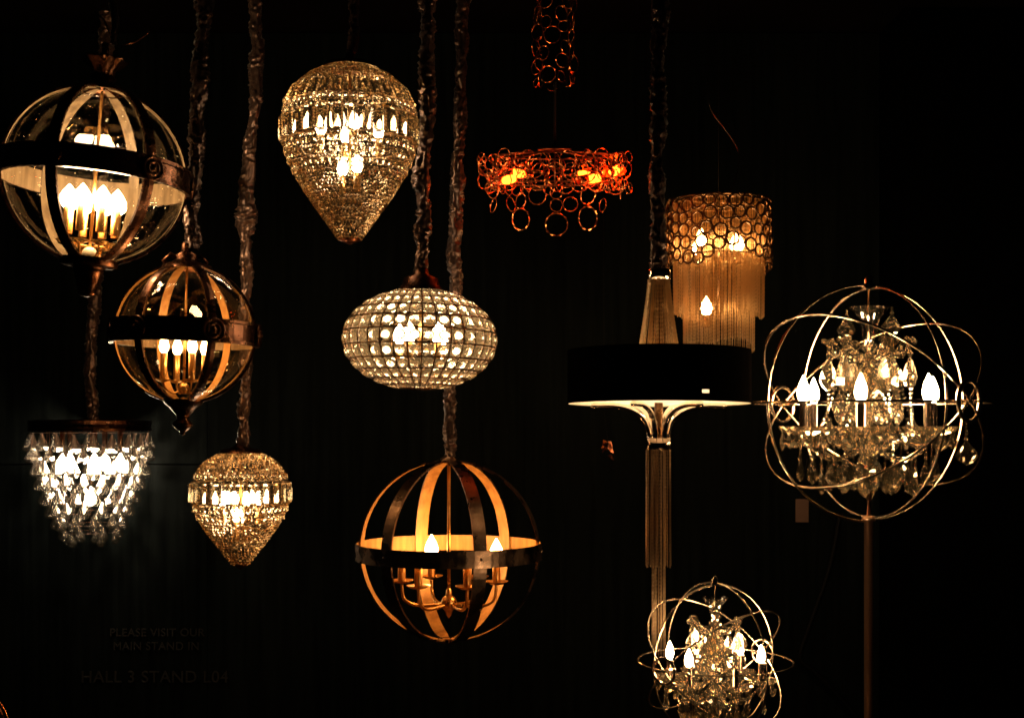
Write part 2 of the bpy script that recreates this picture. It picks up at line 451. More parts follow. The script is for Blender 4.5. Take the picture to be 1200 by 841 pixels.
# ------------------------------------------------------------------ clear glass globe lanterns
def globe_lantern(label, px, py, D, R, az0, tilt, bulbmat, glassmat, band_h, cord, nb, cl_y, lin, small):
    s = D / F
    root = thing('globe_lantern', label, 'pendant lamp', W(px, py, D), (0, radians(tilt), 0), 'glass globe lanterns with bronze straps')
    bpy.context.view_layer.update()
    R *= s; bh = band_h * s / 2
    MB().ball((0, 0, 0), R * .985, 56, 36).build('glass_globe', M[glassmat], root)
    # equator band: moulded outside, pale inside
    b = MB()
    ro, ri = R * 1.045, R * 1.012
    prof_o = [(ri, -bh), (ro + .004, -bh), (ro + .004, -bh * .72), (ro, -bh * .66), (ro, bh * .66), (ro + .004, bh * .72), (ro + .004, bh), (ri, bh)]
    b.lathe(prof_o, 72, 0, False); b.lathe([(ri, bh), (ri - .0006, 0), (ri, -bh)], 72, 1, True)
    eq = b.build('equator_band', [M['bronze'], M['parchment']], root)
    # meridian straps
    w = R * .062
    mb = MB(); n = 34; vs = []; fo = []; fi = []
    a0 = .06
    for i in range(n + 1):
        t = -pi / 2 + a0 + (pi - 2 * a0) * i / n
        for (rr, ww) in ((R * 1.0, -w), (R * 1.0, w), (R * 1.028, w), (R * 1.034, 0), (R * 1.028, -w)):
            q = rr * cos(t)
            wz = min(1, cos(t) * 2.2 + .25)
            vs.append((q, ww * wz, rr * sin(t)))
    for i in range(n):
        A, B = i * 5, i * 5 + 5
        fi.append((A, A + 1, B + 1, B))
        for k in (1, 2, 3): fo.append((A + k, A + k + 1, B + k + 1, B + k))
        fo.append((A + 4, A, B, B + 4))
    mb.add(vs, fo, 0, False); mb.add(vs, fi, 1, True)
    strap = mb.mesh('strap', [M['bronze'], M[lin]])
    ros = MB(); rr = bh * 1.05
    ros.lathe([(rr, 0), (rr, .003), (rr * .86, .006), (rr * .78, .003), (rr * .62, .003), (rr * .55, .007), (rr * .42, .007), (rr * .34, .003), (rr * .2, .009), (1e-5, .011)], 20)
    ros = ros.mesh('rosette', [M['bronze']])
    for k in range(6):
        az = radians(az0 + 60 * k)      # 0 = toward the viewer, positive to the viewer's right
        d = Vector((sin(az), -cos(az), 0))
        place('strap', strap, root, Matrix.Rotation(math.atan2(d.y, d.x), 4, 'Z'))
        if k in (0, 1, 2, 5):
            place('rosette', ros, eq, basis(d * (ro + .002), d, (0, 0, 1)))
    # crown and lower finial
    k = R / .2
    c = MB()
    if not small:
        c.lathe([(.05 * k, R * .955), (.05 * k, R * 1.0), (.03 * k, R * 1.03), (.022 * k, R * 1.07), (.03 * k, R * 1.12), (.022 * k, R * 1.15)], 24)
        c.lathe([(.022 * k, R * 1.15), (.026 * k, R * 1.2), (.046 * k, R * 1.31), (.05 * k, R * 1.33), (.044 * k, R * 1.335), (.02 * k, R * 1.28)], 24, 0, True, (0, 0, 0), .12, 8)
        c.lathe([(.008 * k, R * 1.2), (.008 * k, R * 1.52)], 8)
    else:
        c.lathe([(.075 * k, R * .94), (.07 * k, R * 1.0), (.045 * k, R * 1.04), (.03 * k, R * 1.1), (.035 * k, R * 1.14), (.018 * k, R * 1.2), (.016 * k, R * 1.32)], 24)
    c.build('crown', M['bronze'], root)
    f = MB()
    if not small:
        f.lathe([(.062 * k, -R * .955), (.06 * k, -R * 1.03), (.038 * k, -R * 1.04), (.030 * k, -R * 1.07), (.033 * k, -R * 1.09), (.029 * k, -R * 1.11), (.024 * k, -R * 1.22), (.019 * k, -R * 1.33), (.021 * k, -R * 1.35), (.010 * k, -R * 1.38), (1e-5, -R * 1.39)], 24, 0, True, (0, 0, 0), .05, 10)
    else:
        f.lathe([(.06 * k, -R * .96), (.055 * k, -R * 1.02), (.04 * k, -R * 1.08), (.022 * k, -R * 1.18), (.016 * k, -R * 1.25), (.028 * k, -R * 1.3), (.03 * k, -R * 1.34), (.018 * k, -R * 1.4), (.007 * k, -R * 1.44), (.008 * k, -R * 1.47), (1e-5, -R * 1.49)], 24)
    f.build('finial', M['bronze'], root)
    # candle cluster
    zc = (py - cl_y) * s      # top of candles
    st = MB(); st.tube([(0, 0, R * .97), (0, 0, zc - .1 * k)], .0035 * k, 8)
    st.build('stem', M['brass'], root)
    hub = MB(); hub.ball((0, 0, zc - .10 * k), .017 * k, 14, 8); hub.ball((0, 0, zc - .135 * k), .010 * k, 12, 8)
    hub.build('hub', M['ivory'] if not small else M['brass'], root)
    cand = MB().lathe([(.0095 * k, -(.075 if small else .055) * k), (.0095 * k, 0), (.006 * k, .002 * k)], 12).mesh('candle', [M['brass']])
    cup = MB().lathe([(.004 * k, -.085 * k), (.02 * k, -.079 * k), (.022 * k, -.075 * k), (.018 * k, -.075 * k), (1e-5, -.079 * k)], 14).mesh('drip_cup', [M['brass']])
    fl = flame_mesh((.055 if small else .05) * k, (.0135 if small else .02) * k, bulbmat)
    for i in range(nb):
        az = radians(20 + 360 * i / nb); rr = (.062 if small else .056) * k
        p = Vector((sin(az) * rr, -cos(az) * rr, zc))
        arm = MB().tube(spline([(p.x, p.y, p.z - .08 * k), (p.x * .9, p.y * .9, p.z - .1 * k), (p.x * .5, p.y * .5, p.z - .115 * k), (0, 0, p.z - .1 * k)], 5), .003 * k, 6)
        arm.build('arm', M['brass'], root)
        T = Matrix.Translation(p)
        cd = place('candle', cand, root, T)
        place('drip_cup', cup, cd)
        place('bulb', fl, cd)
    ruched(root, cord[0], cord[1], px, cord[2])
    return root

g1 = globe_lantern('large clear glass globe lantern with dark bronze straps, highest of the lamps', 112, 206, 2.9, 103, -26, 4.2, 'b_globe', 'glass', 27,
    ([W(133, 52, 2.9), W(134, 20, 2.9), W(128, -20, 2.9), W(128, -80, 2.9)], .010, 'satin_dark'), 8, 247, 'parchment', False)
inv = g1.matrix_basis.inverted()
for pts in ([(112, 14), (122, 24), (130, 42)], [(140, 54), (158, 50), (170, 42), (180, 32)]):
    MB().tube([inv @ W(a, b, 2.88) for a, b in pts], .0016, 6).build('wire_end', M['bronze'], g1)
g2 = globe_lantern('smaller smoky glass globe lantern with bronze straps and pointed finial below', 217, 391, 3.0, 80, -39, 1.5, 'b_globe2', 'glass_amber', 27,
    ([W(224, 292, 3.0), W(226, 240, 3.0), W(232, 130, 3.0), W(238, 20, 3.0), W(241, -90, 3.0)], .0215, 'satin_dark'), 4, 415, 'wood', True)
cr = MB(); s = 3.0 / F
for dx in (-12, 10):
    cr.tube([(p[0] * s, 0, p[1] * s) for p in ((dx * .4, 84), (dx * 1.6, 92), (dx * 2.2, 84), (dx * 1.8, 78), (dx * 1.1, 80))], .006, 8)
cr.build('scroll', M['bronze'], g2)

# ------------------------------------------------------------------ teardrop bead lamps
PROF = [(0, 20), (.02, 34), (.058, 50), (.107, 60), (.156, 67.5), (.254, 76), (.33, 78), (.40, 78), (.45, 77), (.546, 71), (.644, 61), (.741, 49), (.84, 35), (.937, 21), (1, 12)]
OCT_V = [(0, 0, 1), (1, 0, 0), (0, 1, 0), (-1, 0, 0), (0, -1, 0), (0, 0, -1)]
OCT_F = [(0, 1, 2), (0, 2, 3), (0, 3, 4), (0, 4, 1), (5, 2, 1), (5, 3, 2), (5, 4, 3), (5, 1, 4)]
def gem_unit():
    """faceted round lens: +Z is outward"""
    vs = [(0, 0, .5)]; n = 8
    for (r, z) in ((.70, .40), (1, .05), (.6, -.42)):
        for k in range(n):
            a = 2 * pi * (k + (.5 if r == 1 else 0)) / n; vs.append((r * cos(a), r * sin(a), z))
    vs.append((0, 0, -.5)); fs = []
    for k in range(n):
        k2 = (k + 1) % n
        fs.append((0, 1 + k, 1 + k2))
        fs.append((1 + k, 9 + k, 1 + k2)); fs.append((1 + k2, 9 + k, 9 + k2))
        fs.append((9 + k, 17 + k2, 9 + k2)) ; fs.append((9 + k, 17 + k, 17 + k2))
        fs.append((17 + k, 25, 17 + k2))
    return vs, fs
GEM_V, GEM_F = gem_unit()
def baguette_unit():
    """long cut bar along X, +Z outward, unit half-length"""
    vs = []; fs = []
    for (x, w, h) in ((-1, .22, .12), (-.86, .36, .26), (.86, .36, .26), (1, .22, .12)):
        vs += [(x, -w, 0), (x, -w * .5, h), (x, w * .5, h), (x, w, 0), (x, w * .5, -h), (x, -w * .5, -h)]
    for i in range(3):
        for k in range(6):
            fs.append((i * 6 + k, (i + 1) * 6 + k, (i + 1) * 6 + (k + 1) % 6, i * 6 + (k + 1) % 6))
    fs.append(tuple(range(6))[::-1]); fs.append(tuple(18 + k for k in range(6)))
    return vs, fs
BAG_V, BAG_F = baguette_unit()

def teardrop(label, px, ytop, h, wx, D, bands, rounds, cordpts, cordr, bulbs, cordmat, ncol):
    s = D / F
    root = thing('crystal_teardrop_pendant', label, 'pendant lamp', W(px, ytop + h, D), group='beaded teardrop pendants')
    bpy.context.view_layer.update()
    def pr(f):
        e = min(.045, f, 1 - f)
        return sum(lerp_tab(PROF, f + e * q) for q in (-1, -.5, 0, .5, 1)) / 5 * wx * s * 1.012
    def zz(f): return (1 - f) * h * s
    def nrm(f):
        e = .01; dr = pr(min(f + e, 1)) - pr(max(f - e, 0)); dz = zz(min(f + e, 1)) - zz(max(f - e, 0))
        v = Vector((-dz, dr)); v.normalize(); return v if v.x > 0 else -v
    beads = MB(); gems = MB(); wire = MB(); rng = random.Random(px)
    f = 0.0; r_b = 2.15 * s
    rows = []
    while f < 1:
        skip = next(((a, b) for a, b in bands if a - .004 <= f <= b), None)
        if skip:
            wire_f = (skip[0], skip[1])
            for wf in wire_f:
                rr = pr(wf) + .4 * s
                wire.tube([(rr * cos(2 * pi * k / 64), rr * sin(2 * pi * k / 64), zz(wf)) for k in range(64)], .5 * s, 4, True)
            f = skip[1] + .012; continue
        rd = next((a for a in rounds if abs(a - f) < .013), None)
        if rd is not None:
            rr = pr(rd); n = int(2 * pi * rr / (8.2 * s)); nv = nrm(rd)
            for k in range(n):
                a = 2 * pi * k / n; d = Vector((cos(a) * nv.x, sin(a) * nv.x, nv.y))
                m = basis((rr * cos(a), rr * sin(a), zz(rd)), d, (0, 0, 1), (3.4 * s, 3.4 * s, 3.4 * s))
                gems.add([m @ Vector(v) for v in GEM_V], GEM_F)
                a = 2 * pi * (k + .5) / n
                for dz in (-2.4, 0, 2.4):
                    beads.add([(rr * 1.005 * cos(a) + v[0] * r_b * .7, rr * 1.005 * sin(a) + v[1] * r_b * .7, zz(rd) + dz * s + v[2] * r_b * .7) for v in OCT_V], OCT_F)
            f = rd + .5 * 8.6 / h + .5 * 3.9 / h; continue
        rr = pr(f); n = max(8, int(2 * pi * rr / (4.1 * s))); off = rng.random()
        for k in range(n):
            a = 2 * pi * (k + off + rng.uniform(-.04, .04)) / n
            q = rr * rng.uniform(.994, 1.006); z = zz(f) + rng.uniform(-.15, .15) * s
            b = r_b * rng.uniform(.85, 1.0)
            ra = .3 + rng.random() * .25; ca, sa = cos(ra) * b, sin(ra) * b
            beads.add([(q * cos(a) + v[0] * ca - v[1] * sa, q * sin(a) + v[0] * sa + v[1] * ca, z + v[2] * b) for v in OCT_V], OCT_F, 1 if rng.random() < .42 else 0)
        if len(rows) % 4 == 0:
            wire.tube([(rr * 1.003 * cos(2 * pi * k / 64), rr * 1.003 * sin(2 * pi * k / 64), zz(f) + 1.9 * s) for k in range(64)], .22 * s, 4, True)
        rows.append(f)
        nv = nrm(f); slope = max(abs(nv.x), .35)
        f += 4.0 / h * slope
    beads.build('beads', [M['cr_tear'], M['wire']], root, kind='stuff')
    if gems.v: gems.build('round_crystals', M['cr_bag'], root, kind='stuff')
    # baguettes
    bag = MB().add(BAG_V, BAG_F).mesh('baguette_crystal', [M['cr_bag']])
    for (a, b) in bands:
        fm = (a + b) / 2; nv = nrm(fm); rr = pr(fm)
        hl = .5 * (b - a) * h * s * .97 / max(nv.x, .4); wd = 2 * pi * rr / ncol
        for k in range(ncol):
            az = 2 * pi * (k + .5) / ncol
            d = Vector((cos(az) * nv.x, sin(az) * nv.x, nv.y))
            place('baguette_crystal', bag, root, basis((rr * cos(az), rr * sin(az), zz(fm)), d, (0, 0, 1), (hl, wd * 1.18, wd * .9)))
            az = 2 * pi * k / ncol
            nbd = int((b - a) * h / 3.4)
            for j in range(nbd + 1):
                ff = a + (b - a) * j / nbd; q = pr(ff) * 1.01
                beads2 = [(q * cos(az) + v[0] * r_b * .8, q * sin(az) + v[1] * r_b * .8, zz(ff) + v[2] * r_b * .8) for v in OCT_V]
                wire.add(beads2, OCT_F)
    wire.build('wire_frame', M['wire'], root)
    cap = MB(); r0 = pr(0) + 1 * s
    cap.lathe([(r0 * 1.6, zz(.012)), (r0 * 1.5, zz(0) + 2 * s), (r0 * .8, zz(0) + 4 * s), (6 * s, zz(0) + 8 * s), (5 * s, zz(0) + 16 * s)], 24)
    cap.build('top_cap', M['bronze'], root)
    fin = MB(); fin.lathe([(pr(1) * 1.05, 3 * s), (pr(1), 0), (pr(1) * .6, -2 * s), (2.5 * s, -4 * s), (1e-5, -5 * s)], 20)
    fin.build('bottom_cap', M['darkcopper'], root)
    st = MB(); st.tube([(0, 0, zz(0)), (0, 0, zz(.62))], 1.6 * s, 8); st.build('stem', M['brass'], root)
    fl = flame_mesh(22 * s * (h / 205) ** .5, 6.2 * s * (h / 205) ** .5, bulbs[2])
    cand = MB().lathe([(4 * s, -22 * s), (4 * s, 0), (2 * s, 1 * s)], 10).mesh('candle', [M['brass']])
    for (n, rad, yy, a0) in bulbs[0]:
        for k in range(n):
            az = 2 * pi * (k + a0) / n
            T = Matrix.Translation((rad * s * sin(az), -rad * s * cos(az), (ytop + h - yy) * s))
            place('bulb', fl, place('candle', cand, root, T))
    ruched(root, cordpts, cordr, px, cordmat, ((.585, .035, .75),) if h < 150 else ())
    return root

teardrop('large amber beaded teardrop pendant with two rows of baguette crystals', 410, 79, 203, 1.0, 3.0,
    [(.135, .235), (.305, .445)], [.268, .488, .545, .60], [W(411, 72, 3.0), W(415, 30, 3.0), W(417, -90, 3.0)], .013,
    ([(4, 34, 160, .1), (2, 12, 204, .25)], 0, 'b_tear'), 'satin_dark', 30)  # lower bulb pair is added to stand in for reflections of the others
teardrop('small amber beaded teardrop pendant hanging low below the globe lanterns', 282, 529, 133, .715, 3.25,
    [(.27, .45)], [.22, .50, .57], [W(284, 524, 3.25), W(287, 440, 3.25), W(290, 330, 3.25), W(287, 245, 3.25), W(296, 150, 3.25), W(300, 60, 3.25), W(302, -90, 3.25)], .0185,
    ([(4, 22, 592, .2), (2, 8, 612, .2)], 0, 'b_tear'), 'satin', 26)

# ------------------------------------------------------------------ oval crystal lamp
def oval():
    D = 3.0; s = D / F; px, py = 492, 398
    A, B = 88.0, 57.0
    root = thing('crystal_oval_pendant', 'flattened oval pendant of round cream crystals strung in a wire grid', 'pendant lamp', W(px, py, D), (radians(0), radians(1.0), 0))
    bpy.context.view_layer.update()
    nc, nr = 34, 11
    # equal arc rows on the ellipse
    pts = []; tot = 0; arc = [0]; T = [-1.30 + 2.60 * i / 400 for i in range(401)]
    for a, b in zip(T, T[1:]):
        tot += sqrt((A * (cos(b) - cos(a))) ** 2 + (B * (sin(b) - sin(a))) ** 2); arc.append(tot)
    def at_arc(q): 
        i = min(range(401), key=lambda j: abs(arc[j] - q * tot)); return T[i]
    gem = MB().add(GEM_V, GEM_F).mesh('crystal', [M['cr_oval']])
    rest = MB(); frame = MB(); small = MB()
    def pos(t, az, k=1.0): return Vector((A * cos(t) * sin(az), -A * cos(t) * cos(az), B * sin(t))) * s * k
    def nor(t, az):
        v = Vector((cos(t) / A * sin(az), -cos(t) / A * cos(az), sin(t) / B)); v.normalize(); return v
    rh = tot / nr
    for i in range(nr):
        t = at_arc((i + .5) / nr)
        for k in range(nc):
            az = 2 * pi * (k + .5) / nc + .03
            wcell = 2 * pi * A * cos(t) / nc
            rx = min(wcell * .47, 7.2); rz = min(rh * .47, 6.6)
            m = basis(pos(t, az), nor(t, az), (0, 0, 1), (rz * s, rx * s, 7.0 * s))
            dd = (az + pi) % (2 * pi) - pi
            if abs(dd) < radians(108):
                place('crystal', gem, root, m)
            else:
                rest.add([m @ Vector(v) for v in GEM_V], GEM_F)
    rest.build('crystals_at_back', M['cr_oval'], root, kind='stuff')
    for i in range(nr + 1):
        t = at_arc(i / nr)
        frame.tube([pos(t, 2 * pi * k / 72, 1.02) for k in range(72)], 1.0 * s, 4, True)
    for k in range(nc):
        az = 2 * pi * k / nc + .03
        frame.tube([pos(T[0] + (T[-1] - T[0]) * j / 24, az, 1.02) for j in range(25)], 1.0 * s, 4)
        for i in range(nr + 1):      # tiny beads at the wire crossings
            t = at_arc(i / nr); c = pos(t, az, 1.02)
            small.add([c + Vector(v) * 1.7 * s for v in OCT_V], OCT_F)
            t = at_arc(min(1, (i + .33) / nr)); c = pos(t, az, 1.02)
            small.add([c + Vector(v) * 1.3 * s for v in OCT_V], OCT_F)
    frame.build('wire_frame', M['goldbronze'], root)
    small.build('beads', M['cr_oval'], root, kind='stuff')
    cap = MB(); cap.lathe([(26 * s, 55 * s), (26 * s, 60 * s), (22 * s, 64 * s), (20 * s, 72 * s), (10 * s, 76 * s), (8 * s, 84 * s)], 28)
    cap.build('top_cap', M['bronze'], root)
    bot = MB(); bot.lathe([(22 * s, -55 * s), (20 * s, -58 * s), (8 * s, -59 * s), (1e-5, -58.5 * s)], 28); bot.build('bottom_cap', M['bronze'], root)
    st = MB(); st.tube([(0, 0, 60 * s), (0, 0, -20 * s)], 2 * s, 8); st.build('stem', M['brass'], root)
    fl = flame_mesh(24 * s, 7.5 * s, 'b_oval')
    cand = MB().lathe([(4.5 * s, -18 * s), (4.5 * s, 0), (2 * s, 1 * s)], 10).mesh('candle', [M['brass']])
    for (dx, dy) in ((-12, -18), (21, -12), (26, 24), (-24, 20)):
        Tm = Matrix.Translation((dx * s, dy * s, -4 * s))
        place('bulb', fl, place('candle', cand, root, Tm))
    ruched(root, [W(493, 318, D), W(496, 220, D), W(499, 110, D), W(502, 0, D), W(505, -90, D)], .0215, 5, 'satin')
oval()

# ------------------------------------------------------------------ cage orb chandelier
def cage():
    D = 3.2; s = D / F; px, py = 526, 645; R = 106 * s
    root = thing('cage_orb_chandelier', 'open cage orb of wood-lined metal straps with candle arms inside', 'chandelier', W(px, py, D))
    bpy.context.view_layer.update()
    def band(rr_o, rr_i, hw):
        b = MB()
        b.lathe([(rr_i, -hw), (rr_o, -hw), (rr_o, hw), (rr_i, hw)], 72, 0, False)
        b.lathe([(rr_i, hw), (rr_i, -hw)], 72, 1, True)
        return b
    eq = band(R * 1.03, R * 1.012, 9.5 * s).build('equator_band', [M['steel'], M['wood']], root)
    w = 7.6 * s; n = 44; vs = []; fo = []; fi = []; a0 = .05
    for i in range(n + 1):
        t = -pi / 2 + a0 + (pi - 2 * a0) * i / n
        for (rr, ww) in ((R * .985, -w), (R * .985, w), (R * 1.005, w), (R * 1.005, -w)):
            vs.append((rr * cos(t), ww * min(1, .35 + cos(t) * 2.4), rr * sin(t)))
    for i in range(n):
        A, B = i * 4, i * 4 + 4
        fi.append((A, A + 1, B + 1, B))
        for k in (1, 2): fo.append((A + k, A + k + 1, B + k + 1, B + k))
        fo.append((A + 3, A, B, B + 3))
    me = MB().add(vs, fo, 0, False).add(vs, fi, 1, True).mesh('strap', [M['steel'], M['wood']])
    riv = MB().lathe([(2.0 * s, 0), (1.6 * s, 1.0 * s), (1e-5, 1.4 * s)], 8).mesh('rivet', [M['steel']])
    for k in range(6):
        az = radians(-41 + 60 * k); d = Vector((sin(az), -cos(az), 0))
        place('strap', me, root, Matrix.Rotation(math.atan2(d.y, d.x), 4, 'Z'))
        place('rivet', riv, eq, basis(d * R * 1.031, d))
    MB().lathe([(10 * s, R * .97), (10 * s, R * 1.02), (6 * s, R * 1.04), (4 * s, R * 1.08)], 20).build('top_cap', M['steel'], root)
    MB().lathe([(13 * s, -R * .97), (12 * s, -R * 1.01), (6 * s, -R * 1.03), (1e-5, -R * 1.035)], 20).build('bottom_cap', M['steel'], root)
    zh = (645 - 706) * s
    MB().tube([(0, 0, R), (0, 0, zh)], 1.9 * s, 10).build('rod', M['brass'], root)
    hb = MB(); hb.ball((0, 0, zh), 9.5 * s, 20, 12); hb.lathe([(4.5 * s, zh + 7 * s), (3.2 * s, zh + 15 * s), (2 * s, zh + 17 * s)], 14); hb.lathe([(5 * s, zh - 8 * s), (3 * s, zh - 14 * s), (1e-5, zh - 18 * s)], 12)
    hb.build('hub', M['brass'], root)
    cup = MB().lathe([(1e-5, -3 * s), (7 * s, -2.6 * s), (13.5 * s, .5 * s), (14 * s, 1.4 * s), (12 * s, .6 * s), (5 * s, -1 * s)], 20).mesh('drip_cup', [M['brass']])
    cand = MB().lathe([(4.6 * s, -1 * s), (4.6 * s, 22 * s), (4.0 * s, 23 * s), (2 * s, 22 * s)], 14).mesh('candle', [M['brass']])
    fl = flame_mesh(29 * s, 8 * s, 'b_cage')
    zc = (645 - 681) * s
    for k in range(6):
        az = radians(-98 + 60 * k); r = 56 * s
        d = Vector((sin(az), -cos(az), 0))
        pts = [Vector((0, 0, zh)), d * r * .3 + Vector((0, 0, zh - 3 * s)), d * r * .72 + Vector((0, 0, zh - 3 * s)), d * r * .95 + Vector((0, 0, zh + 5 * s)), d * r + Vector((0, 0, zc - 3 * s))]
        MB().tube(spline(pts, 7), 1.9 * s, 8).build('arm', M['brass'], root)
        T = Matrix.Translation(d * r + Vector((0, 0, zc)))
        cd = place('candle', cand, root, T); place('drip_cup', cup, cd)
        if k in (3, 5): place('bulb', fl, cd, Matrix.Translation((0, 0, 22 * s)))
    ruched(root, [W(526, 536, D), W(528, 480, D), W(531, 400, D), W(533, 300, D), W(537, 180, D), W(540, 60, D), W(544, -90, D)], .0185, 8, 'satin')
cage()

# ------------------------------------------------------------------ ring packing on a cylinder
def pack(rng, circ, zlo, zhi, rmin, rmax, tries, gap=.3, accept=None):
    out = []
    for t in range(tries):
        r = rmax - (rmax - rmin) * (t / tries) ** .6
        u = rng.uniform(0, circ); z = rng.uniform(zlo + r, zhi - r)
        if accept and not accept(u, z, r): continue
        ok = True
        for (a, b, c) in out:
            du = abs(a - u); du = min(du, circ - du)
            if du * du + (b - z) ** 2 < (c + r - gap) ** 2: ok = False; break
        if ok: out.append((u, z, r))
    return out

# ------------------------------------------------------------------ copper ring pendant
def copper_rings():
    D = 3.2; s = D / F; px, py = 650, 203; rng = random.Random(4)
    root = thing('copper_ring_pendant', 'glowing copper pendant made of linked rings with loose rings dangling below', 'pendant lamp', W(px, py, D))
    bpy.context.view_layer.update()
    Rr = 83
    tor = torus_mesh('ring', M['copper'], .075, 20, 4, .9, .25)
    TILT = Matrix.Rotation(radians(8.5), 4, 'X')
    def ring(u_az, rad, z, r, tilt=0., spin=0.):
        d = Vector((sin(u_az), -cos(u_az), 0))
        q = Quaternion(d.cross(Vector((0, 0, 1))), tilt) @ Quaternion((0, 0, 1), spin)
        n = q @ d
        m = basis((d.x * rad * s, d.y * rad * s, z * s), n, (0, 0, 1), (r * s, r * s, r * s))
        place('ring', tor, root, m if z > 60 else TILT @ m)
    for (u, z, r) in pack(rng, 2 * pi * Rr, -24, 25, 6, 12, 3000, 4.5):
        ring(u / Rr, Rr + rng.uniform(-8, 7), z, r, rng.uniform(-.6, .6), rng.uniform(-.9, .9))
    for (u, z, r) in pack(rng, 2 * pi * 68, -20, 22, 7, 11, 1000, 1.5):
        ring(u / 68, 68 + rng.uniform(-6, 6), z, r, rng.uniform(-.5, .5), rng.uniform(-.8, .8))
    # dangling tails: px offset, front or back, list of (dz, r)
    tails = [(-72, 1, [(-20, 10), (-38, 8)]), (-39, 1, [(-34, 9), (-54, 12)]), (-20, 1, [(-28, 10)]), (2, 1, [(-24, 8), (-39, 7), (-60, 12.5)]),
             (38, 1, [(-28, 10), (-53, 13)]), (77, 1, [(-20, 11)]), (20, -1, [(-34, 9)]), (-55, -1, [(-34, 9)]), (60, -1, [(-36, 8)])]
    for (dx, fr, L) in tails:
        az = math.asin(dx / Rr); az = az if fr > 0 else pi - az
        for (z, r) in L: ring(az, Rr - 2, z, r, rng.uniform(-.25, .25), rng.uniform(-.5, .5))
    # frame: upper and lower hoops, spokes, top plate
    fr = MB()
    for (z, rr) in ((20, Rr - 14), (-12, Rr - 16)):
        fr.tube([(rr * s * cos(2 * pi * k / 64), rr * s * sin(2 * pi * k / 64), z * s) for k in range(64)], 0.8 * s, 6, True)
    for k in range(8):
        a = 2 * pi * k / 8; fr.tube([(0, 0, 26 * s), ((Rr - 14) * s * cos(a), (Rr - 14) * s * sin(a), 20 * s)], .9 * s, 6)
        fr.tube([((Rr - 14) * s * cos(a), (Rr - 14) * s * sin(a), 20 * s), ((Rr - 16) * s * cos(a), (Rr - 16) * s * sin(a), -12 * s)], .8 * s, 6)
    fr.build('frame', M['darkcopper'], root, mat=TILT)
    MB().lathe([(1e-5, 29 * s), (20 * s, 28 * s), (20 * s, 26 * s), (1e-5, 26 * s)], 32).build('top_plate', M['darkcopper'], root, mat=TILT)
    # amber glass lamp cups with capsule bulbs
    fl = MB().lathe([(1.5 * s, -11 * s), (4.2 * s, -8 * s), (5.2 * s, 0), (4.2 * s, 8 * s), (1e-5, 11 * s)], 12).mesh('bulb', [M['b_copper']])
    sock = MB().lathe([(5 * s, -22 * s), (5.8 * s, -11 * s), (3 * s, -10 * s)], 12).mesh('socket', [M['copper']])
    for (dx, dy, z) in ((-52, -45, -9), (68, -30, 0), (-44, 40, 2), (36, 52, 0), (44, -56, -9), (74, 16, 4)):
        d = Vector((dx, dy, 0)).normalized()
        m = TILT @ basis((dx * s, dy * s, z * s), Vector((-d.y, d.x, .1)))
        place('bulb', fl, place('socket', sock, root, m))
    # stem and the ring sleeve near the ceiling
    MB().tube([(0, 0, 26 * s), (2 * s, 0, 330 * s)], 1.4 * s, 8).build('stem', M['black'], root)
    MB().lathe([(15 * s, 103 * s), (15.5 * s, 330 * s)], 24).build('sleeve_tube', M['black'], root)
    for (u, z, r) in pack(rng, 2 * pi * 22, 100, 300, 5, 10, 1500, .8):
        ring(u / 22, 22, z, r, rng.uniform(-.2, .2), rng.uniform(-.5, .5))
copper_rings()

# ------------------------------------------------------------------ chain fringe
def fringe(rng, r0, r1, z0, zf, n, w, segs=24, flare=None, dense=1.0):
    """n thin ball chains hung round a hoop; r0 at the top, r1 at the foot, zf(az) the foot height"""
    mb = MB(); vs = []; fs = []
    for k in range(n):
        az = 2 * pi * (k + rng.uniform(-.3, .3)) / n
        z1 = zf(az) + rng.uniform(-1, 1) * abs(z0 - zf(az)) * .012
        o = len(vs); sway = rng.uniform(-.4, .4) * w; rj = rng.uniform(-1.1, .5) * w; w_ = w * rng.uniform(.75, 1.15)
        for j in range(segs + 1):
            t = j / segs
            rr = r0 + (r1 - r0) * (flare(t) if flare else t)
            a2 = az + rng.uniform(-.1, .1) * w / max(rr, 1e-4)
            ww = w_ * (1.0 if j % 2 else .55)
            c = Vector((sin(a2) * (rr + rj + sway * t), -cos(a2) * (rr + rj + sway * t), z0 + (z1 - z0) * t))
            er = Vector((sin(az), -cos(az), 0)); et = Vector((cos(az), sin(az), 0))
            for (p, q) in ((1, 0), (-.5, .87), (-.5, -.87)):
                vs.append(c + er * p * ww * .5 + et * q * ww * .55)
        for j in range(segs):
            for i in range(3):
                i2 = (i + 1) % 3
                fs.append((o + j * 3 + i, o + j * 3 + i2, o + j * 3 + 3 + i2, o + j * 3 + 3 + i))
    return mb.add(vs, fs, 0, True)

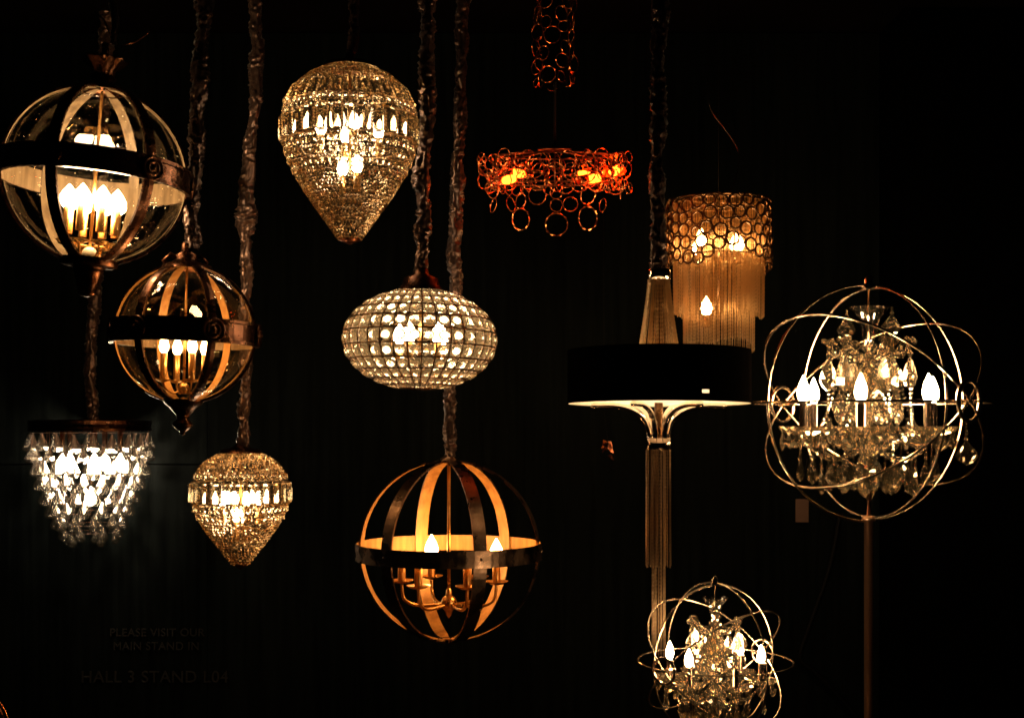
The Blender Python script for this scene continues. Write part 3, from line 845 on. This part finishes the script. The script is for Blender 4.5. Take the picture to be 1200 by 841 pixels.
def ring_fringe():
    D = 3.45; s = D / F; px, py = 842, 240; rng = random.Random(9)
    root = thing('ring_fringe_pendant', 'lit drum pendant with a band of bronze rings over golden chain fringe', 'pendant lamp', W(px, py, D))
    bpy.context.view_layer.update()
    R0 = 61
    tor = torus_mesh('ring', M['goldbronze'], .19, 16, 5)
    foot = lambda u: -72 + 9 * sin(u / R0 * 2 + .8) + 5 * sin(u / R0 * 5)
    P = pack(rng, 2 * pi * R0, -82, 4, 3.4, 7.6, 6000, 1.3, lambda u, z, r: z - r > foot(u))
    for (u, z, r) in P:
        az = u / R0; d = Vector((sin(az), -cos(az), 0))
        rr = R0 + rng.uniform(-.6, .8)
        place('ring', tor, root, basis((d.x * rr * s, d.y * rr * s, z * s), d, (0, 0, 1), (r * s, r * s, r * s)))
    hoop = MB()
    for (rr, z) in ((60, 3), (52, 2), (44, -60)):
        hoop.tube([(rr * s * cos(2 * pi * k / 56), rr * s * sin(2 * pi * k / 56), z * s) for k in range(56)], 1.3 * s, 6, True)
    for k in range(4):
        a = pi * k / 2 + .4; hoop.tube([(0, 0, 3 * s), (60 * s * cos(a), 60 * s * sin(a), 3 * s)], 1.2 * s, 6)
        hoop.tube([(44 * s * cos(a), 44 * s * sin(a), -60 * s), (52 * s * cos(a), 52 * s * sin(a), 2 * s)], 1 * s, 6)
    hoop.build('hoop_frame', M['goldbronze'], root)
    fringe(rng, 53 * s, 52 * s, 2 * s, lambda a: (-130 + 3 * sin(3 * a)) * s, 200, 1.05 * s, 60).build('outer_fringe', M['chain'], root, kind='stuff')
    fringe(rng, 42 * s, 41 * s, -60 * s, lambda a: (-166 + (7 * sin(2 * a + .5))) * s, 160, 1.05 * s, 52).build('inner_fringe', M['chain'], root, kind='stuff')
    fl = flame_mesh(22 * s, 7 * s, 'b_fringe')
    MB().tube([(0, 0, 3 * s), (0, 0, -126 * s)], 1.2 * s, 8).build('stem', M['nickel'], root)
    hold = MB().lathe([(5 * s, -14 * s), (5 * s, 0), (3 * s, .5 * s)], 10).mesh('bulb_holder', [M['chrome']])
    for (dx, dy, z) in ((22, -20, -58), (-20, -22, -52), (-24, 20, -56), (20, 24, -52), (-14, -12, -130)):
        place('bulb', fl, place('bulb_holder', hold, root, Matrix.Translation((dx * s, dy * s, z * s))))
    inv = root.matrix_basis.inverted()
    MB().tube([inv @ p for p in spline([W(847, 238, D), W(860, 215, D), W(866, 190, D), W(863, 172, D), W(847, 148, D), W(834, 130, D), W(829, 105, D), W(830, 50, D), W(829, -60, D)], 8)], .0016, 6).build('cord', M['nickel'], root)
    MB().tube([(0, 0, 3 * s), (0, 0, 330 * s)], .0007, 5).build('suspension_wire', M['black'], root)
ring_fringe()

# ------------------------------------------------------------------ black drum shade pendant with chain tassel
def drum():
    D = 2.85; s = D / F; px, py = 772, 473; rng = random.Random(21)
    root = thing('drum_shade_pendant', 'wide black drum shade pendant with chain skirt above and long chain tassel', 'pendant lamp', W(px, py, D), (radians(-1.0), 0, 0))
    bpy.context.view_layer.update()
    R = 107 * s; H = 62 * s; n = 128
    slot = radians(28.6)   # small lit slot in the cloth, to the right of the front
    angs = sorted([2 * pi * k / n for k in range(n)] + [slot - .043, slot + .043])
    angs = [a for a in angs if not (slot - .043 < a < slot + .043)]
    zs = [0, 8.5 * s, 12.5 * s, H]
    vs = []; fo = []; fi = []; fe = []
    m = len(angs)
    for rr in (R, R - 1.0 * s):
        for z in zs:
            for a in angs: vs.append((rr * sin(a), -rr * cos(a), z))
    i0 = angs.index(slot - .043)
    for j in range(3):
        for k in range(m):
            k2 = (k + 1) % m
            if j == 1 and k == i0: continue
            fo.append((j * m + k, j * m + k2, (j + 1) * m + k2, (j + 1) * m + k))
            o = 4 * m
            fi.append((o + j * m + k2, o + j * m + k, o + (j + 1) * m + k, o + (j + 1) * m + k2))
    for k in range(m):
        k2 = (k + 1) % m
        fe.append((k2, k, 4 * m + k, 4 * m + k2)); fe.append((3 * m + k, 3 * m + k2, 7 * m + k2, 7 * m + k))
    MB().add(vs, fo + fe, 0, False).add(vs, fi, 1, True).build('shade', [M['blackcloth'], M['lining']], root)
    # translucent diffuser ring closing the foot of the shade
    m_, nt, out = new_mat('white_diffuser')
    t = N(nt, 'ShaderNodeBsdfTranslucent'); t.inputs[0].default_value = (.85, .8, .7, 1); nt.links.new(t.outputs[0], out.inputs[0])
    MB().lathe([(16 * s, 1.0 * s), (R - 1.2 * s, 1.0 * s)], 72).build('diffuser', m_, root)
    # upper collar and skirt
    col = MB(); col.lathe([(11 * s, 145 * s), (13.5 * s, 146 * s), (13.5 * s, 157 * s), (11 * s, 158.5 * s), (9 * s, 159 * s)], 32)
    col.build('upper_collar', M['chrome'], root)
    fringe(rng, 12.2 * s, 27 * s, 146 * s, lambda a: 40 * s, 84, 1.15 * s, 44, lambda t: t ** 1.25).build('chain_skirt', M['chain'], root, kind='stuff')
    # arms under the shade, springing from the lower collar
    zc = (474 - 519) * s
    for k in range(6):
        az = radians(90 + 60 * k + 8); d = Vector((sin(az), -cos(az), 0))
        pts = [d * 10.5 * s + Vector((0, 0, zc)), d * 12 * s + Vector((0, 0, zc + 14 * s)), d * 18 * s + Vector((0, 0, zc + 28 * s)), d * 32 * s + Vector((0, 0, zc + 38 * s)), d * 52 * s + Vector((0, 0, -2.2 * s)), d * 77 * s + Vector((0, 0, -2.2 * s))]
        MB().tube(spline(pts, 7), 3.3 * s, 8).build('arm', M['chrome'], root)
        MB().lathe([(1e-5, -5 * s), (2.4 * s, -4.6 * s), (2.4 * s, 0), (1e-5, 0)], 10, 0, True, tuple(d * 77 * s)).build('knob', M['chrome'], root)
    core = MB(); core.lathe([(5 * s, zc), (5 * s, 140 * s)], 18); core.build('core_tube', M['goldbronze'], root)
    low = MB(); low.lathe([(9 * s, zc + 6 * s), (15 * s, zc + 4 * s), (15 * s, zc - 7 * s), (14 * s, zc - 9 * s), (8 * s, zc - 9 * s)], 32)
    low.build('lower_collar', M['darkchrome'], root)
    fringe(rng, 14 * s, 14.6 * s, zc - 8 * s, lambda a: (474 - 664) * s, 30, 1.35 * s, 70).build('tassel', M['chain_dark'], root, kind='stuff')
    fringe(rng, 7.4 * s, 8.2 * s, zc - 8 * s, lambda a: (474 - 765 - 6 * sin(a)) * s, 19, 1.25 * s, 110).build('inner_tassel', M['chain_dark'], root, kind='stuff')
    fl = flame_mesh(24 * s, 8 * s, 'b_shade')
    hold = MB().lathe([(5 * s, -14 * s), (5 * s, 0), (3 * s, .5 * s)], 10).mesh('bulb_holder', [M['chrome']])
    for k in range(4):
        az = radians(45 + 90 * k); T = Matrix.Translation((52 * s * sin(az), -52 * s * cos(az), 22 * s))
        place('bulb', fl, place('bulb_holder', hold, root, T))
    ruched(root, [W(770, 318, D), W(769, 260, D), W(770, 180, D), W(772, 90, D), W(773, 0, D), W(774, -90, D)], .0205, 12, 'satin_dark')
drum()

# ------------------------------------------------------------------ tiered drop pendant
def drop_unit(n=8):
    """smooth glass drop, top at z=0, foot at z=-1"""
    prof = [(.06, 0), (.10, -.08), (.17, -.25), (.27, -.45), (.36, -.63), (.39, -.76), (.34, -.88), (.2, -.97), (1e-4, -1.0)]
    return prof
def tier():
    D = 4.0; s = D / F; px, py = 106, 500; rng = random.Random(3)
    root = thing('tiered_crystal_pendant', 'bright tiered pendant of clear glass drops close to the wall', 'pendant lamp', W(px, py, D))
    bpy.context.view_layer.update()
    MB().lathe([(60 * s, -5 * s), (69 * s, -5 * s), (69.5 * s, -2 * s), (68.5 * s, 0), (69.5 * s, 3 * s), (69 * s, 7 * s), (60 * s, 8 * s), (1e-5, 9 * s)], 64, 0, False).build('rim', M['bronze'], root)
    drop = MB().lathe(drop_unit(), 12, 0, True).mesh('drop', [M['cr_tier']])
    hook = MB()
    rows = [(-8, 67, 21, 20, 0), (-23, 67, 17, 20, .5), (-37, 61, 22, 18, 0), (-54, 56, 21, 17, .5), (-70, 50, 21, 15, 0), (-86, 44, 20, 13, .5),
            (-101, 38, 19, 11, 0), (-115, 33, 17, 8, .4), (-124, 28, 15, 5, .2)]
    for (z, r, h, n, off) in rows:
        for k in range(n):
            az = 2 * pi * (k + off + .15) / n
            hh = h * rng.uniform(.94, 1.06); zz = z + rng.uniform(-1, 1)
            p = (r * s * sin(az), -r * s * cos(az), zz * s)
            m = Matrix.Translation(p) @ Matrix.Rotation(rng.uniform(-.06, .06), 4, 'X') @ Matrix.Rotation(rng.uniform(-.06, .06), 4, 'Y') @ Matrix.Diagonal((hh * s * .86, hh * s * .86, hh * s, 1))
            place('drop', drop, root, m)
        hook.tube([(r * s * cos(2 * pi * k / 48), r * s * sin(2 * pi * k / 48), (z + 1) * s) for k in range(48)], .16 * s, 4, True)
    for k in range(8):
        a = 2 * pi * k / 8
        hook.tube([(r * s * cos(a), r * s * sin(a), (z + 1) * s) for (z, r) in ((0, 66), (-25, 66), (-34, 61), (-54, 56), (-70, 50), (-86, 44), (-101, 38), (-124, 28))], .28 * s, 4)
    hook.build('hook_frame', M['bronze'], root)
    fl = flame_mesh(22 * s, 6.5 * s, 'b_tier')
    cand = MB().lathe([(3.2 * s, 0), (3.2 * s, 22 * s), (2 * s, 24 * s)], 10).mesh('bulb_holder', [M['nickel']])
    for k in range(6):
        az = 2 * pi * (k + .1) / 5; q_ = 34 if k < 5 else 3  # last bulb, low in the middle, is added to brighten the lower drops
        p = Vector((q_ * s * sin(az), -q_ * s * cos(az), (-52 if k < 5 else -92) * s))
        place('bulb', fl, place('bulb_holder', cand, root, Matrix.Translation(p + Vector((0, 0, 24 * s)))), Matrix.Translation((0, 0, -24 * s)))
    ruched(root, [W(107, 492, D), W(106, 430, D), W(110, 340, D), W(116, 240, D), W(123, 130, D), W(126, 20, D), W(128, -20, D)], .022, 31, 'satin')
tier()

# ------------------------------------------------------------------ orb lamps with crystal chandeliers inside
def pend_unit(wide=1.0):
    """flat almond-cut pendalogue, top at z=0, foot at z=-1, thickness along Y"""
    rings = [(.05, .04, 0), (.16, .10, -.18), (.33, .17, -.46), (.40, .19, -.62), (.26, .14, -.82)]
    vs = []; fs = []; n = 6
    for (a, b, z) in rings:
        for k in range(n):
            an = 2 * pi * k / n; vs.append((a * cos(an) * wide, b * sin(an), z))
    vs.append((0, 0, -1)); t = len(vs) - 1
    for i in range(len(rings) - 1):
        for k in range(n):
            k2 = (k + 1) % n
            A, B, C, E = i * n + k, i * n + k2, (i + 1) * n + k2, (i + 1) * n + k
            fs += [(A, C, B), (A, E, C)] if (i + k) % 2 else [(A, E, B), (B, E, C)]
    for k in range(n): fs.append(((len(rings) - 1) * n + k, t, (len(rings) - 1) * n + (k + 1) % n))
    fs.append(tuple(range(n)))
    # small round bead above
    o = len(vs); b = .11
    vs += [(v[0] * b, v[1] * b, v[2] * b + .10) for v in OCT_V]; fs += [tuple(i + o for i in f) for f in OCT_F]
    return vs, fs

def spear_unit():
    rings = [(.07, 0), (.10, -.1), (.06, -.2), (.13, -.35), (.20, -.7), (.15, -.85)]
    vs = []; fs = []; n = 5
    for (a, z) in rings:
        for k in range(n):
            an = 2 * pi * k / n; vs.append((a * cos(an), a * sin(an) * .8, z))
    vs.append((0, 0, -1)); t = len(vs) - 1
    for i in range(len(rings) - 1):
        for k in range(n):
            k2 = (k + 1) % n; fs.append((i * n + k, (i + 1) * n + k, (i + 1) * n + k2, i * n + k2))
    for k in range(n): fs.append(((len(rings) - 1) * n + k, t, (len(rings) - 1) * n + (k + 1) % n))
    fs.append(tuple(range(n)))
    return vs, fs

def orb(label, px, py, D):
    s = D / F; rng = random.Random(77)
    root = thing('orb_chandelier_lamp', label, 'floor lamp', W(px, py, D), group='orb lamps with crystal chandeliers')
    bpy.context.view_layer.update()
    R = 138
    V = lambda x, y, z: Vector((x, y, z)) * s
    def ring(a, b, rad=R, c=(0, 0, 0), th=1.5, n=96, name='orb_ring'):
        a = Vector(a).normalized(); b = Vector(b); b = (b - a * b.dot(a)).normalized(); c = Vector(c)
        MB().tube([(c + (a * cos(2 * pi * k / n) + b * sin(2 * pi * k / n)) * rad) * s for k in range(n)], th * s, 8, True).build(name, M['gilt'], root)
    ring((cos(radians(37)), sin(radians(37)), 0), (0, 0, 1), R)
    ring((cos(radians(-53)), sin(radians(-53)), 0), (0, 0, 1), R - 4)
    ring((1, 0, 0), (0, 1, 0), R - 2, th=1.4)
    ring((.76, -.65, 0), (-.46, -.54, .71), R + 1)
    ring((.76, -.65, 0), (-.46, -.54, -.71), R - 1)
    p = Vector((.76, -.65, 0))
    for sg in (1, -1):
        ring((-.55, -.8, .0), (0, 0, 1), 22, p * (R - 0) * sg, 2.6, 40, 'pivot_ring')
        MB().tube([(p * (R - 24) * sg) * s, (p * (R + 3) * sg) * s], 2.2 * s, 8).build('pivot_pin', M['gilt'], root)
    fin = MB(); fin.lathe([(8 * s, 133 * s), (8 * s, 137 * s), (4.5 * s, 140 * s), (5.5 * s, 144 * s), (3 * s, 148 * s), (1e-5, 151 * s)], 20)
    fin.build('top_finial', M['gilt'], root)
    # central column
    MB().tube([V(0, 0, 136), V(0, 0, 60)], 1.1 * s, 6).build('top_rod', M['gilt'], root)
    MB().tube([V(0, 0, 60), V(0, 0, -137)], 2.6 * s, 8).build('column', M['gilt'], root)
    vase = MB(); vase.lathe([(5 * s, 70 * s), (8 * s, 76 * s), (9 * s, 86 * s), (13 * s, 98 * s), (21 * s, 108 * s), (25 * s, 112 * s)], 28, 0, True)
    vase.build('glass_vase', M['vaseglass'], root)
    body = MB()
    for (z, r, h) in ((66, 11, 7), (54, 8, 6), (40, 13, 9), (22, 9, 8), (6, 14, 9), (-12, 10, 8), (-30, 13, 9), (-52, 17, 11)):
        nn = 8; vs = []; fs = []
        for j, (q, zz) in enumerate(((.35, 1), (1, .25), (1, -.25), (.35, -1))):
            for k in range(nn):
                a = 2 * pi * (k + .5 * (j % 2)) / nn; vs.append((r * q * s * cos(a), r * q * s * sin(a), (z + h * zz) * s))
        for j in range(3):
            for k in range(nn):
                k2 = (k + 1) % nn
                A, B, C, E = j * nn + k, j * nn + k2, (j + 1) * nn + k2, (j + 1) * nn + k
                fs += [(A, E, B), (B, E, C)]
        body.add(vs, fs)
    body.build('crystal_column', M['cr_orb'], root)
    botm = MB(); vs = []; fs = []; nn = 8
    prof = ((6, -64), (15, -72), (17, -80), (13, -92), (7, -106), (1, -117))
    for j, (r, z) in enumerate(prof):
        for k in range(nn):
            a = 2 * pi * (k + .5 * (j % 2)) / nn; vs.append((r * s * cos(a), r * s * sin(a), z * s))
    for j in range(len(prof) - 1):
        for k in range(nn):
            k2 = (k + 1) % nn
            fs += [(j * nn + k, (j + 1) * nn + k, j * nn + k2), (j * nn + k2, (j + 1) * nn + k, (j + 1) * nn + k2)]
    botm.add(vs, fs).build('bottom_crystal', M['cr_orb'], root)
    PV, PF = pend_unit(); pend = MB().add(PV, PF).mesh('pendant_drop', [M['cr_orb']])
    SV, SF = spear_unit(); spear = MB().add(SV, SF).mesh('spear_drop', [M['cr_orb']])
    bead_v = [(0, 0, 1)]; 
    for z, o in ((.45, 0), (-.45, .5)):
        r_ = sqrt(1 - z * z); bead_v += [(r_ * cos(2 * pi * (k + o) / 5), r_ * sin(2 * pi * (k + o) / 5), z) for k in range(5)]
    bead_v.append((0, 0, -1))
    bead_f = [(0, 1 + k, 1 + (k + 1) % 5) for k in range(5)] + [(1 + k, 6 + k, 1 + (k + 1) % 5) for k in range(5)] + [(1 + (k + 1) % 5, 6 + k, 6 + (k + 1) % 5) for k in range(5)] + [(11, 6 + (k + 1) % 5, 6 + k) for k in range(5)]
    def hang(q, h, az=None, me=pend, wide=1.0, name='pendant_drop'):
        az = rng.uniform(0, 2 * pi) if az is None else az + rng.uniform(-.5, .5)
        place(name, me, root, Matrix.Translation(Vector(q) * s) @ Matrix.Rotation(az, 4, 'Z') @ Matrix.Rotation(rng.uniform(-.08, .08), 4, 'Y') @ Matrix.Diagonal((h * s * wide, h * s, h * s, 1)))
    def strand(a, b, sag, n, r=2.1):
        a = Vector(a); b = Vector(b); mb = MB()
        for i in range(n + 1):
            t = i / n; c = a.lerp(b, t) + Vector((0, 0, -sag * 4 * t * (1 - t)))
            rr = r * rng.uniform(.85, 1.15)
            mb.add([(c + Vector(v) * rr) * s for v in bead_v], bead_f)
        mb.build('bead_strand', M['cr_orb'], root)
    dish = MB(); dish.lathe([(5 * s, -3 * s), (14 * s, -4.5 * s), (23 * s, -.5 * s), (27 * s, 5 * s), (25 * s, 5.5 * s), (20 * s, 1.5 * s), (12 * s, -1.5 * s), (5 * s, -1 * s)], 24, 0, False, (0, 0, 0), .09, 12)
    dish = dish.mesh('drip_dish', [M['cr_dish']])
    cand = MB().lathe([(6.4 * s, 0), (6.4 * s, 4 * s), (5.2 * s, 5 * s), (5.2 * s, 30 * s), (4 * s, 32 * s), (3.6 * s, 34 * s)], 14).mesh('candle_sleeve', [M['nickel']])
    fl = flame_mesh(32 * s, 6.9 * s, 'b_orb')
    r = 80; zd = -33
    for k in range(6):
        az = radians(-6 + 60 * k); d = Vector((sin(az), -cos(az), 0))
        # main arm
        pts = [d * 5 + Vector((0, 0, -48)), d * 22 + Vector((0, 0, -60)), d * 45 + Vector((0, 0, -66)), d * 66 + Vector((0, 0, -56)), d * r + Vector((0, 0, zd - 4))]
        MB().tube([q * s for q in spline(pts, 6)], lambda i: (3.6 - .06 * i) * s * (1.12 if i % 2 else .9), 7, False, 0, False).build('arm', M['cr_orb'], root)
        c = d * r + Vector((0, 0, zd))
        T = Matrix.Translation(c * s) @ Matrix.Rotation(az, 4, 'Z')
        place('drip_dish', dish, root, T); place('bulb', fl, place('candle_sleeve', cand, root, T), Matrix.Translation((0, 0, 33 * s)))
        for j in range(6):
            a2 = az + 2 * pi * (j + .5) / 6; q = c + Vector((sin(a2), -cos(a2), 0)) * 24 + Vector((0, 0, -1))
            hang(q, rng.uniform(19, 24), a2, wide=1.0)
        # upper arm with a glass rosette
        azu = az + radians(30); du = Vector((sin(azu), -cos(azu), 0))
        pts = [du * 5 + Vector((0, 0, 50)), du * 18 + Vector((0, 0, 50)), du * 32 + Vector((0, 0, 60)), du * 42 + Vector((0, 0, 74)), du * 46 + Vector((0, 0, 70))]
        MB().tube([q * s for q in spline(pts, 5)], lambda i: 2.4 * s * (1.15 if i % 2 else .9), 6, False, 0, False).build('upper_arm', M['cr_orb'], root)
        fx = MB(); ce = du * 46 + Vector((0, 0, 72))
        for j in range(6):
            a2 = 2 * pi * j / 6; cc = ce + Vector((cos(a2) * 5.5, sin(a2) * 5.5, rng.uniform(-2, 2)))
            fx.add([(cc + Vector(v) * 3.6) * s for v in bead_v], bead_f)
        fx.add([(ce + Vector(v) * 4) * s for v in bead_v], bead_f)
        fx.build('glass_rosette', M['cr_orb'], root)
        strand(ce + Vector((0, 0, -4)), ce + Vector((0, 0, -16)), 0, 4, 2.4)
        hang(ce + Vector((0, 0, -19)), 40, azu, wide=1.15)
        # inner drops
        hang(du * 27 + Vector((0, 0, 46)), 34, azu, wide=1.2)
        hang(d * 21 + Vector((0, 0, 40)), 30, az, wide=1.2)
        hang(d * 36 + Vector((0, 0, 12)), 30, az, wide=1.1)
        hang(du * 33 + Vector((0, 0, 2)), 28, azu)
        hang(d * 14 + Vector((0, 0, 14)), 24, az)
        # strands
        nx = Vector((sin(azu + radians(60)), -cos(azu + radians(60)), 0))
        strand(ce + Vector((0, 0, -2)), nx * 46 + Vector((0, 0, 70)), 16, 14)
        strand(ce + Vector((0, 0, -4)), c + Vector((0, 0, 4)) - d * 20, 14, 20)
        strand(ce + Vector((0, 0, -4)), Vector((0, 0, 58)), 9, 11)
        dn = Vector((sin(az + radians(60)), -cos(az + radians(60)), 0))
        strand(c - d * 22, dn * (r - 22) + Vector((0, 0, zd)), 14, 17)
        strand(du * 20 + Vector((0, 0, 20)), d * 46 + Vector((0, 0, -40)), 6, 16)
        hang(du * 44 + Vector((0, 0, -22)), 26, azu, wide=1.0)
        # lower spear drops
        q = d * 58 + Vector((0, 0, -62)); strand(q, q + Vector((0, 0, -11)), 0, 4, 1.8); hang(q + Vector((0, 0, -13)), 33, az, spear, 1.2, 'spear_drop')
        q = d * 32 + Vector((0, 0, -64)); strand(q, q + Vector((0, 0, -10)), 0, 4, 1.8); hang(q + Vector((0, 0, -13)), 30, az, pend, .9)
        q = d * 84 + Vector((0, 0, -40)); strand(q, q + Vector((0, 0, -20)), 0, 6, 1.6); hang(q + Vector((0, 0, -22)), 30, az, spear, 1.2, 'spear_drop')
        q = du * 64 + Vector((0, 0, -52)); strand(q + Vector((0, 0, 6)), q + Vector((0, 0, -12)), 0, 5, 1.7); hang(q + Vector((0, 0, -15)), 30, azu, pend, 1.1)
        q = du * 44 + Vector((0, 0, -58)); strand(q, q + Vector((0, 0, -18)), 0, 5, 1.7); hang(q + Vector((0, 0, -21)), 26, azu, pend, .9)
    for (x, z) in ((-25, 108), (26, 110)):
        hang((x, -4, z - 8), 24, 0, wide=1.25); strand((x, -4, z), (x, -4, z - 6), 0, 2, 1.8)
    q = p * (R - 4) + Vector((0, 0, -26)); strand(q + Vector((0, 0, 6)), q + Vector((0, 0, -14)), 0, 5, 1.7); hang(q + Vector((0, 0, -18)), 26, 0, wide=1.2)
    return root

def copy_tree(o, parent=None):
    c = o.copy(); COL.objects.link(c); c.parent = parent
    for ch in o.children: copy_tree(ch, c)
    return c

D1 = 2.9
lamp1 = orb('large gilt orb floor lamp with crystal chandelier inside, on a slim pole', 1018, 472, D1)
D2 = 2.55
lamp2 = copy_tree(lamp1)
lamp2.location = W(838, 774, D2); k2 = .64 * 2.55 / 2.8
lamp2.scale = (k2, k2, k2); lamp2.rotation_euler = (0, 0, radians(-88) - math.atan2(lamp2.location.x, lamp2.location.y))
sl = [c for c in lamp2.children if c.name.startswith('candle_sleeve')]
for c in list(sl[2].children): bpy.data.objects.remove(c)
lamp2['label'] = 'smaller gilt orb lamp with crystal chandelier, cut off by the bottom edge'

def pole(root, k, R, dx=0.):
    z0 = -root.location.z / k + .004 / k
    r = 5.2 * D1 / F * (1 if k == 1 else 1.1)
    mb = MB(); mb.lathe([(r, z0 + .02), (r, -R * 1.0), (r * 1.5, -R * 1.0), (r * 1.5, -R * .96), (1e-5, -R * .95)], 20)
    mb.build('pole', M['pole'], root)
    MB().lathe([(.15 / k, z0), (.15 / k, z0 + .012), (.13 / k, z0 + .02), (.03, z0 + .03), (r, z0 + .05)], 40).build('foot_plate', M['pole'], root)
M['pole'] = principled('polished_bronze_pole', (.95, .6, .4), .36, 1.)
R1 = 138 * D1 / F
pole(lamp1, 1.0, R1); pole(lamp2, k2, R1)

# ------------------------------------------------------------------ small things
t = thing('paper_tag', 'small brown paper tag hanging below the large gilt orb', 'tag', W(940, 598, 2.86))
s = 2.86 / F
MB().box((-7.5 * s, 0, -13.5 * s), (7.5 * s, .0008, 13.5 * s)).build('card', M['paper'], t, mat=Matrix.Rotation(.15, 4, 'Z'))
MB().tube([(0, 0, 13 * s), (2 * s, 0, 40 * s), (6 * s, 0, 62 * s)], .0004, 5).build('string', M['black'], t)

MB().tube(spline([W(985, 600, 4.17), W(972, 665, 4.17), W(948, 735, 4.17), W(938, 775, 4.17), W(950, 790, 4.17), W(980, 815, 4.17), W(1010, 850, 4.17), W(1040, 930, 4.17)], 10), .011, 8)
cb = MB().tube(spline([W(985, 600, 4.17), W(972, 665, 4.17), W(948, 735, 4.17), W(938, 770, 4.17), W(955, 787, 4.17), W(980, 812, 4.17), W(1010, 850, 4.17), W(1040, 930, 4.17)], 10), .0085, 8).build('power_cable', M['black'])
tag(cb, 'black power cable trailing down the wall between the two gilt orb lamps', 'cable')

t = thing('copper_leaf_shape', 'small dim copper leaf ornament hanging left of the long chain tassel', 'shape', W(712, 525, 3.3))
s = 3.3 / F; rng = random.Random(2)
leaf = MB()  # scatter of small bent copper blades on a thin wire
for i in range(7):
    a = rng.uniform(0, 6.28); z = rng.uniform(-9, 9); L = rng.uniform(6, 10)
    d = Vector((cos(a), sin(a), rng.uniform(-.8, .6))); w_ = Vector((-sin(a), cos(a), .5)).normalized()
    b0 = Vector((0, 0, z)); m_ = b0 + d * L * .55; e = b0 + d * L + Vector((0, 0, -3))
    leaf.add([b0 * s, (m_ + w_ * 3.2 + Vector((0, 0, 1.5))) * s, e * s, (m_ - w_ * 3.2 + Vector((0, 0, -1.5))) * s, (m_ + d.cross(w_) * 2.0) * s, (m_ - d.cross(w_) * .8) * s],
             [(0, 1, 4), (1, 2, 4), (2, 3, 4), (3, 0, 4), (1, 0, 5), (2, 1, 5), (3, 2, 5), (0, 3, 5)])
leaf.build('leaves', M['darkcopper'], t)
MB().tube([(0, 0, -12 * s), (0, 0, 12 * s), (-4 * s, 0, 40 * s), (-6 * s, 0, (525 + 100) * s)], .0004, 5).build('hanging_wire', M['black'], t)

# edge of a further hoop lamp that just enters the frame at the lower left
t = thing('copper_hoop', 'copper hoop whose edge just enters the frame at the bottom left corner', 'hoop', W(-79, 874, 2.7))
s = 2.7 / F
for (rr, az) in ((86, 0), (82, .12)):
    MB().tube([(rr * s * cos(2 * pi * k / 72) * cos(az), rr * s * cos(2 * pi * k / 72) * sin(az), rr * s * sin(2 * pi * k / 72)) for k in range(72)], 1.1 * s, 6, True).build('hoop', M['copper'], t)
MB().tube([(0, 0, -86 * s), (0, 0, -t.location.z)], .006, 10).build('pole', M['copper'], t)
